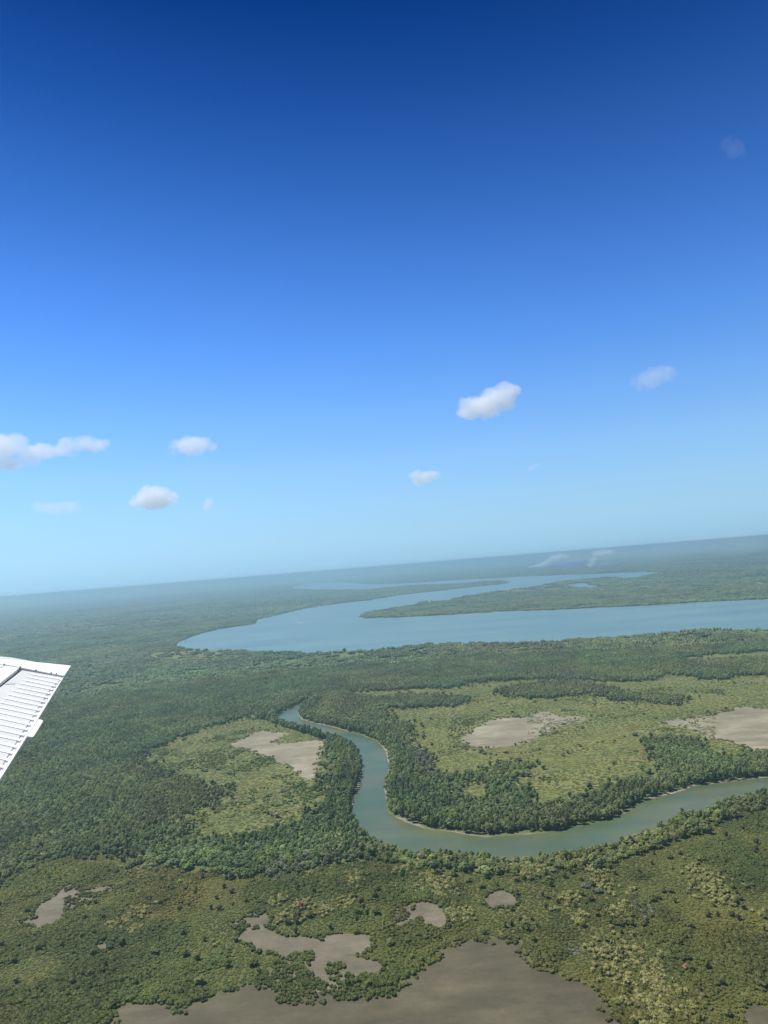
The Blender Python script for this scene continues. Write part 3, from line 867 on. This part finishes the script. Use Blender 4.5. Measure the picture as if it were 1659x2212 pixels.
# ------------------------------------------------------------------ haze
def box(name, x0, x1, y0, y1, z0, z1, mat):
    v = [(x, y, z) for x in (x0, x1) for y in (y0, y1) for z in (z0, z1)]
    f = [(0, 1, 3, 2), (4, 6, 7, 5), (0, 4, 5, 1), (2, 3, 7, 6), (0, 2, 6, 4), (1, 5, 7, 3)]
    return mesh_obj(name, v, f, mat)
hm = bpy.data.materials.new('haze'); hm.use_nodes = True
hn = hm.node_tree; hn.nodes.clear()
out = hn.nodes.new('ShaderNodeOutputMaterial'); pv = hn.nodes.new('ShaderNodeVolumePrincipled')
pv.inputs['Density'].default_value = 1.4e-4
pv.inputs['Color'].default_value = (.46, .70, .81, 1)
pv.inputs['Anisotropy'].default_value = .5
hn.links.new(pv.outputs[0], out.inputs['Volume'])
hz = box('haze', -60000, 60000, -60000, 60000, -1.0, ALT + 3, hm)
tag(hz, 'thin blue haze lying over the whole delta', 'haze', None, 'stuff')

# ------------------------------------------------------------------ clouds and smoke
def puff(name, lobes, dist, density, colour, label, cat, group=None, nscale=5.0, thick=.8, thr=.32, kind=None, on_ground=False, aniso=.2, wob=1.9, grow=1.22, bumps=0, hard=2.2):
    """lobes: (px, py, rx, ry) read in pixels, placed at one distance; a real volume with depth"""
    C3 = []
    rn = random.Random(int(lobes[0][0] * 7 + lobes[0][1]))
    if bumps:
        extra = []
        for px_, py_, rx, ry in lobes:
            for q in range(bumps):
                a_ = rn.uniform(-.5, 3.6)
                extra.append((px_ + cos(a_) * rx * .75, py_ - sin(a_) * ry * .75, min(rx, ry) * rn.uniform(.4, .6), min(rx, ry) * rn.uniform(.38, .55)))
        lobes = lobes + extra
    for px_, py_, rx, ry in lobes:
        d_ = ray(px_, py_)
        if on_ground: C = EYE + d_ * (dist / hypot(d_[0], d_[1]))
        else: C = EYE + d_ * (dist / d_[1])
        m_ = np.linalg.norm(C - EYE) / F_PX
        C3.append((C, rx * m_ * grow, max(rx, ry) * m_ * thick, ry * m_ * grow))
    org = np.mean([c[0] for c in C3], 0)
    bm = bmesh.new()
    for C, a, bb, cc in C3:
        o_ = bmesh.ops.create_icosphere(bm, subdivisions=2, radius=1.04)
        for v in o_['verts']: v.co = Vector((C[0] - org[0] + v.co.x * a, C[1] - org[1] + v.co.y * bb, C[2] - org[2] + v.co.z * cc))
    hull = bmesh.ops.convex_hull(bm, input=bm.verts[:])
    junk = [e for e in set(hull['geom_interior'] + hull['geom_unused']) if isinstance(e, bmesh.types.BMVert)]
    bmesh.ops.delete(bm, geom=junk, context='VERTS')
    keepf = {f for f in hull['geom'] if isinstance(f, bmesh.types.BMFace)}
    bmesh.ops.delete(bm, geom=[f for f in bm.faces if f not in keepf], context='FACES_ONLY')
    bmesh.ops.recalc_face_normals(bm, faces=bm.faces)
    me = bpy.data.meshes.new(name); bm.to_mesh(me); bm.free()
    mt = bpy.data.materials.new(name); mt.use_nodes = True; t_ = mt.node_tree; t_.nodes.clear()
    out = t_.nodes.new('ShaderNodeOutputMaterial'); pv = t_.nodes.new('ShaderNodeVolumePrincipled')
    pv.inputs['Color'].default_value = (*colour, 1); pv.inputs['Anisotropy'].default_value = aniso
    tcn = t_.nodes.new('ShaderNodeTexCoord')
    size = max(c[1] for c in C3)
    nz = noise_node(t_, tcn.outputs['Object'], nscale / size / 2, 4, .6)
    acc = None
    for C, a, bb, cc in C3:
        s1 = t_.nodes.new('ShaderNodeVectorMath'); s1.operation = 'SUBTRACT'; t_.links.new(tcn.outputs['Object'], s1.inputs[0]); s1.inputs[1].default_value = tuple(C - org)
        s2 = t_.nodes.new('ShaderNodeVectorMath'); s2.operation = 'MULTIPLY'; t_.links.new(s1.outputs[0], s2.inputs[0]); s2.inputs[1].default_value = (1 / a, 1 / bb, 1 / cc)
        s3 = t_.nodes.new('ShaderNodeVectorMath'); s3.operation = 'LENGTH'; t_.links.new(s2.outputs[0], s3.inputs[0])
        q = math_node(t_, 'MAXIMUM', math_node(t_, 'SUBTRACT', 1.0, s3.outputs['Value']), 0.0)
        acc = q if acc is None else math_node(t_, 'ADD', acc, q)
    w_ = math_node(t_, 'MULTIPLY', math_node(t_, 'SUBTRACT', nz, .5), wob)
    e_ = math_node(t_, 'SUBTRACT', math_node(t_, 'ADD', acc, w_), thr)
    e_ = math_node(t_, 'MULTIPLY', math_node(t_, 'MINIMUM', math_node(t_, 'MAXIMUM', math_node(t_, 'MULTIPLY', e_, hard), 0.0), 1.0), density)
    t_.links.new(e_, pv.inputs['Density'])
    t_.links.new(pv.outputs[0], out.inputs['Volume'])
    me.materials.append(mt)
    o = bpy.data.objects.new(name, me); COL.objects.link(o); o.location = tuple(org)
    if group: pass
    return tag(o, label, cat, group, kind)

CG = 'small fair weather clouds over the delta'
WC = (1, 1, 1)
puff('cloud', [(1030, 880, 42, 26), (1060, 872, 50, 32), (1090, 855, 34, 28), (1102, 843, 24, 20), (1012, 892, 26, 16)], 7000, .0068, WC, 'largest and brightest white cloud, leaning up to the right', 'cloud', CG, bumps=3)
puff('cloud', [(1395, 825, 34, 20), (1420, 812, 36, 20), (1438, 805, 24, 18)], 8500, .0016, WC, 'faint slanting cloud furthest right in the mid sky', 'cloud', CG, bumps=3)
puff('cloud', [(905, 1034, 24, 18), (925, 1032, 22, 14), (938, 1026, 14, 12)], 11000, .0062, WC, 'small white two-humped cloud low over the middle of the horizon', 'cloud', CG, bumps=3)
puff('cloud', [(1146, 1012, 10, 7), (1156, 1006, 10, 7)], 12000, .0035, WC, 'tiny faint wisp low in the sky above the smoke', 'cloud', CG, bumps=3)
puff('cloud', [(312, 1082, 34, 18), (332, 1072, 32, 26), (360, 1078, 32, 16), (325, 1062, 18, 14), (340, 1090, 30, 14)], 10000, .0062, WC, 'bright white peaked cloud low over the left land', 'cloud', CG, bumps=3)
puff('cloud', [(448, 1096, 12, 14), (453, 1088, 12, 12)], 11000, .0062, WC, 'tiny slanted white cloud puff beside the peaked cloud', 'cloud', CG, bumps=3)
puff('cloud', [(400, 966, 42, 20), (432, 966, 42, 18), (415, 955, 36, 14)], 9000, .0038, WC, 'long thin grey-white cloud between the left bank of cloud and the big cloud', 'cloud', CG, bumps=3)
puff('cloud', [(20, 968, 38, 30), (-30, 970, 50, 36), (75, 976, 36, 20), (112, 976, 34, 16), (152, 966, 28, 22), (206, 964, 36, 20), (30, 1004, 45, 14), (40, 948, 20, 14), (180, 955, 18, 14)], 8500, .0046, WC,
     'long ragged bank of cloud running in from the left edge', 'cloud', CG, bumps=3, wob=1.7, nscale=4)
puff('cloud', [(95, 1097, 34, 16), (130, 1098, 40, 16), (155, 1098, 28, 12)], 11000, .0013, WC, 'very faint low cloud under the long bank at the left', 'cloud', CG, bumps=3)
puff('cloud', [(1580, 315, 20, 22), (1594, 330, 18, 18)], 4500, .0006, WC, 'single faint wisp high in the deep blue sky', 'cloud', CG, bumps=3)

SG = 'smoke of the bushfire beyond the estuary'
SMK = (.84, .92, 1.0)
def smoke(lobes, dist, dens, label, **kw):
    return puff('smoke_plume', lobes, dist, dens, SMK, label, 'smoke', SG, nscale=kw.pop('nscale', 3), hard=1.6, thr=kw.pop('thr', .24), on_ground=True, **kw)
smoke([(1150, 1224, 12, 3), (1166, 1221, 14, 5), (1180, 1215, 12, 8), (1194, 1207, 12, 10), (1212, 1203, 18, 9)], 8600, .032, 'white smoke plume at the left end of the burning strip')
smoke([(1274, 1220, 8, 4), (1282, 1212, 9, 9), (1288, 1200, 11, 11), (1306, 1194, 22, 9)], 8800, .028, 'white upright smoke plume at the middle of the burning strip')
smoke([(1306, 1218, 14, 4), (1322, 1218, 12, 4)], 8800, .022, 'low white smoke puff right of the upright plume')
smoke([(1230, 1210, 60, 14), (1300, 1198, 70, 18), (1400, 1192, 100, 22), (1520, 1183, 110, 24), (1680, 1174, 130, 24)], 9300, .0011,
      'broad thin grey smoke veil drifting to the right along the horizon', thick=.5)

SMK = (.42, .46, .86)
smoke([(1200, 1219, 22, 4), (1230, 1217, 26, 5), (1256, 1215, 20, 5)], 8900, .04, 'low violet blue smoke bank lying between the two white plumes', thick=.6)

# ------------------------------------------------------------------ the aircraft wing
def paint(name, col, rough=.35, var=.04):
    m, nt, b = new_mat(name)
    tcn = nt.nodes.new('ShaderNodeTexCoord')
    a = noise_node(nt, tcn.outputs['Object'], 3.0, 5, .6)
    lo = tuple(c * (1 - var * 2) for c in col)
    nt.links.new(ramp_node(nt, a, [(.35, lo), (.6, col)]), b.inputs['Base Color'])
    b.inputs['Roughness'].default_value = rough
    b.inputs['Specular IOR Level'].default_value = .4
    return m
M_WHITE = paint('white_paint', (.92, .92, .89), .4)
M_PANEL = paint('greyer_white_paint', (.68, .70, .69), .45, .05)  # greyer white between the ribs and on the tip fairing
M_SEAM = paint('grimy_seam', (.16, .17, .19), .7, .2)
M_GROOVE = paint('panel_gap', (.40, .42, .43), .7, .1)

a = ray(152, 1438); T1 = EYE + a * (-.6 / a[2])
a = ray(0, 1682); T2 = EYE + a * (-.9 / a[2])
span = T1 - T2
chord = np.array([-span[1], span[0], 0.0]); chord /= np.linalg.norm(chord)
if chord[0] > 0: chord = -chord
chord = chord + np.array([0, 0, .29]); chord /= np.linalg.norm(chord)
wn = np.cross(span, chord); wn /= np.linalg.norm(wn)
if wn[2] < 0: wn = -wn
def wp(zx, zy, off=0.0):
    """point of the wing surface behind a pixel of the enlarged wing detail"""
    d_ = ray(zx * .16497, 1360.33 + zy * .16497)
    t_ = ((T1 - EYE) @ wn) / (d_ @ wn)
    return EYE + d_ * t_ + wn * off
wing_root = bpy.data.objects.new('airplane_wing', None); COL.objects.link(wing_root)
wing_root.location = tuple(T2)
tag(wing_root, 'white ribbed aircraft wing tip reaching in from the left edge over the forest', 'airplane wing')
def slab(name, pts, top, bottom, mat, bevel=0.0):
    """flat panel on the wing plane: outline, upper and lower offset along the wing normal"""
    P = [wp(*p) for p in pts]; n_ = len(P)
    def at(off): return [Vector(tuple(q + wn * off - T2)) for q in P]
    A, B = at(top), at(bottom)
    cen = sum(A, Vector()) / n_
    bm = bmesh.new()
    if bevel:
        A_in = []
        for i in range(n_):
            e = (cen - A[i]); A_in.append(A[i] + e.normalized() * bevel)
        mid = at(top - bevel * .7)
        rings = [B, mid, A_in]
    else: rings = [B, A]
    R_ = [[bm.verts.new(v) for v in ring] for ring in rings]
    for lo, hi in zip(R_[:-1], R_[1:]):
        for i in range(n_): bm.faces.new((lo[i], lo[(i + 1) % n_], hi[(i + 1) % n_], hi[i]))
    bm.faces.new(R_[-1]); bm.faces.new(R_[0][::-1])
    bmesh.ops.triangulate(bm, faces=[f for f in bm.faces if len(f.verts) > 4])
    bmesh.ops.recalc_face_normals(bm, faces=bm.faces)
    me = bpy.data.meshes.new(name); bm.to_mesh(me); bm.free(); me.materials.append(mat)
    o = bpy.data.objects.new(name, me); COL.objects.link(o); o.parent = wing_root
    return o

# fixed wing skin forward of the aileron, outboard tip panel, aileron, its ribs and the trim tab
slab('wing_tip', [(930, 475), (600, 441), (0, 385), (-900, 300), (-900, 395), (60, 462), (265, 500), (820, 606), (842, 608)], .004, -.022, M_WHITE, .003)
slab('tip_fairing', [(600, 438), (0, 381), (-900, 296), (-900, 252), (0, 338), (150, 352), (400, 398)], -.006, -.06, M_PANEL, .004)
slab('wing_skin', [(-900, 402), (55, 468), (255, 502), (-8, 712), (-900, 1330)], .003, -.05, M_WHITE, .002)
slab('hinge_gap', [(262, 504), (285, 515), (22, 722), (-900, 1375), (-900, 1340), (-6, 714)], -.022, -.05, M_SEAM)
slab('aileron', [(288, 519), (818, 613), (838, 616), (500, 1170), (350, 1408), (0, 1960), (-420, 2620), (-900, 2620), (-900, 1385), (18, 730)], -.0085, -.021, M_PANEL, .002)
# trailing edge strip, raised
slab('trailing_edge', [(838, 616), (812, 640), (560, 1020), (330, 1385), (-30, 1940), (-460, 2620), (-415, 2620), (3, 1958), (352, 1406), (500, 1168)], .003, -.016, M_WHITE, .002)
slab('trim_tab', [(503, 1174), (545, 1182), (560, 1190), (561, 1204), (446, 1392), (434, 1404), (420, 1408), (356, 1399)], .002, -.008, M_WHITE, .0015)
# hinge seams and rivets
slab('panel_seam', [(268, 506), (818, 607), (817, 610), (266, 509)], .0015, -.01, M_GROOVE)
slab('panel_seam', [(60, 462), (266, 501), (264, 504), (59, 465)], .0052, -.01, M_GROOVE)
slab('panel_seam', [(60, 466), (64, 470), (4, 508), (-2, 504)], .0050, -.01, M_GROOVE)
slab('hinge_bracket', [(60, 706), (205, 699), (203, 704), (160, 708), (70, 710)], -.002, -.02, M_GROOVE, .002)
for (rx, ry) in ((470, 537), (668, 572), (735, 583), (262, 496), (52, 462)):
    slab('rivet', [(rx + 9 * cos(k * pi / 4), ry + 6 * sin(k * pi / 4)) for k in range(8)], .009, -.004, M_SEAM, .002)
ends = [(825, 650), (762, 695), (726, 735), (692, 778), (655, 832), (622, 882), (586, 940), (550, 990), (520, 1050), (482, 1108), (440, 1170), (402, 1240), (358, 1302),
        (315, 1372), (268, 1442), (220, 1530), (168, 1610), (112, 1700), (60, 1795), (0, 1890), (-60, 1985), (-125, 2085), (-190, 2190), (-260, 2300)]
starts = [(368, 572), (328, 610), (283, 653), (233, 693), (183, 742), (128, 788), (73, 836), (20, 886), (-40, 938), (-100, 990), (-160, 1045), (-225, 1105), (-290, 1165),
          (-360, 1230), (-430, 1300), (-500, 1370), (-580, 1445), (-660, 1525), (-740, 1610), (-820, 1700), (-860, 1800), (-880, 1900), (-890, 2000), (-895, 2100)]
for k, ((sx_, sy_), (ex_, ey_)) in enumerate(zip(starts, ends)):
    w = 9.5 + k * .45
    slab('rib', [(sx_, sy_), (sx_ + 40, sy_ - w * .3), (ex_, ey_ - w), (ex_, ey_ + w), (sx_ + 40, sy_ + w * 1.3)], .0002, -.0083, M_WHITE, .0025)
# upper skin of the aileron stops short of the trailing edge strip and leaves a shallow step between the rib ends
edge = [(x_ - 30 - k * .8, y_ - 4) for k, (x_, y_) in enumerate(ends)]
slab('aileron_skin', [(292, 522), (806, 614)] + [(edge[0][0] + 10, edge[0][1] - 18)] + edge + [(-900, 2500), (-900, 1390), (22, 733)], -.004, -.0083, M_PANEL, .001)
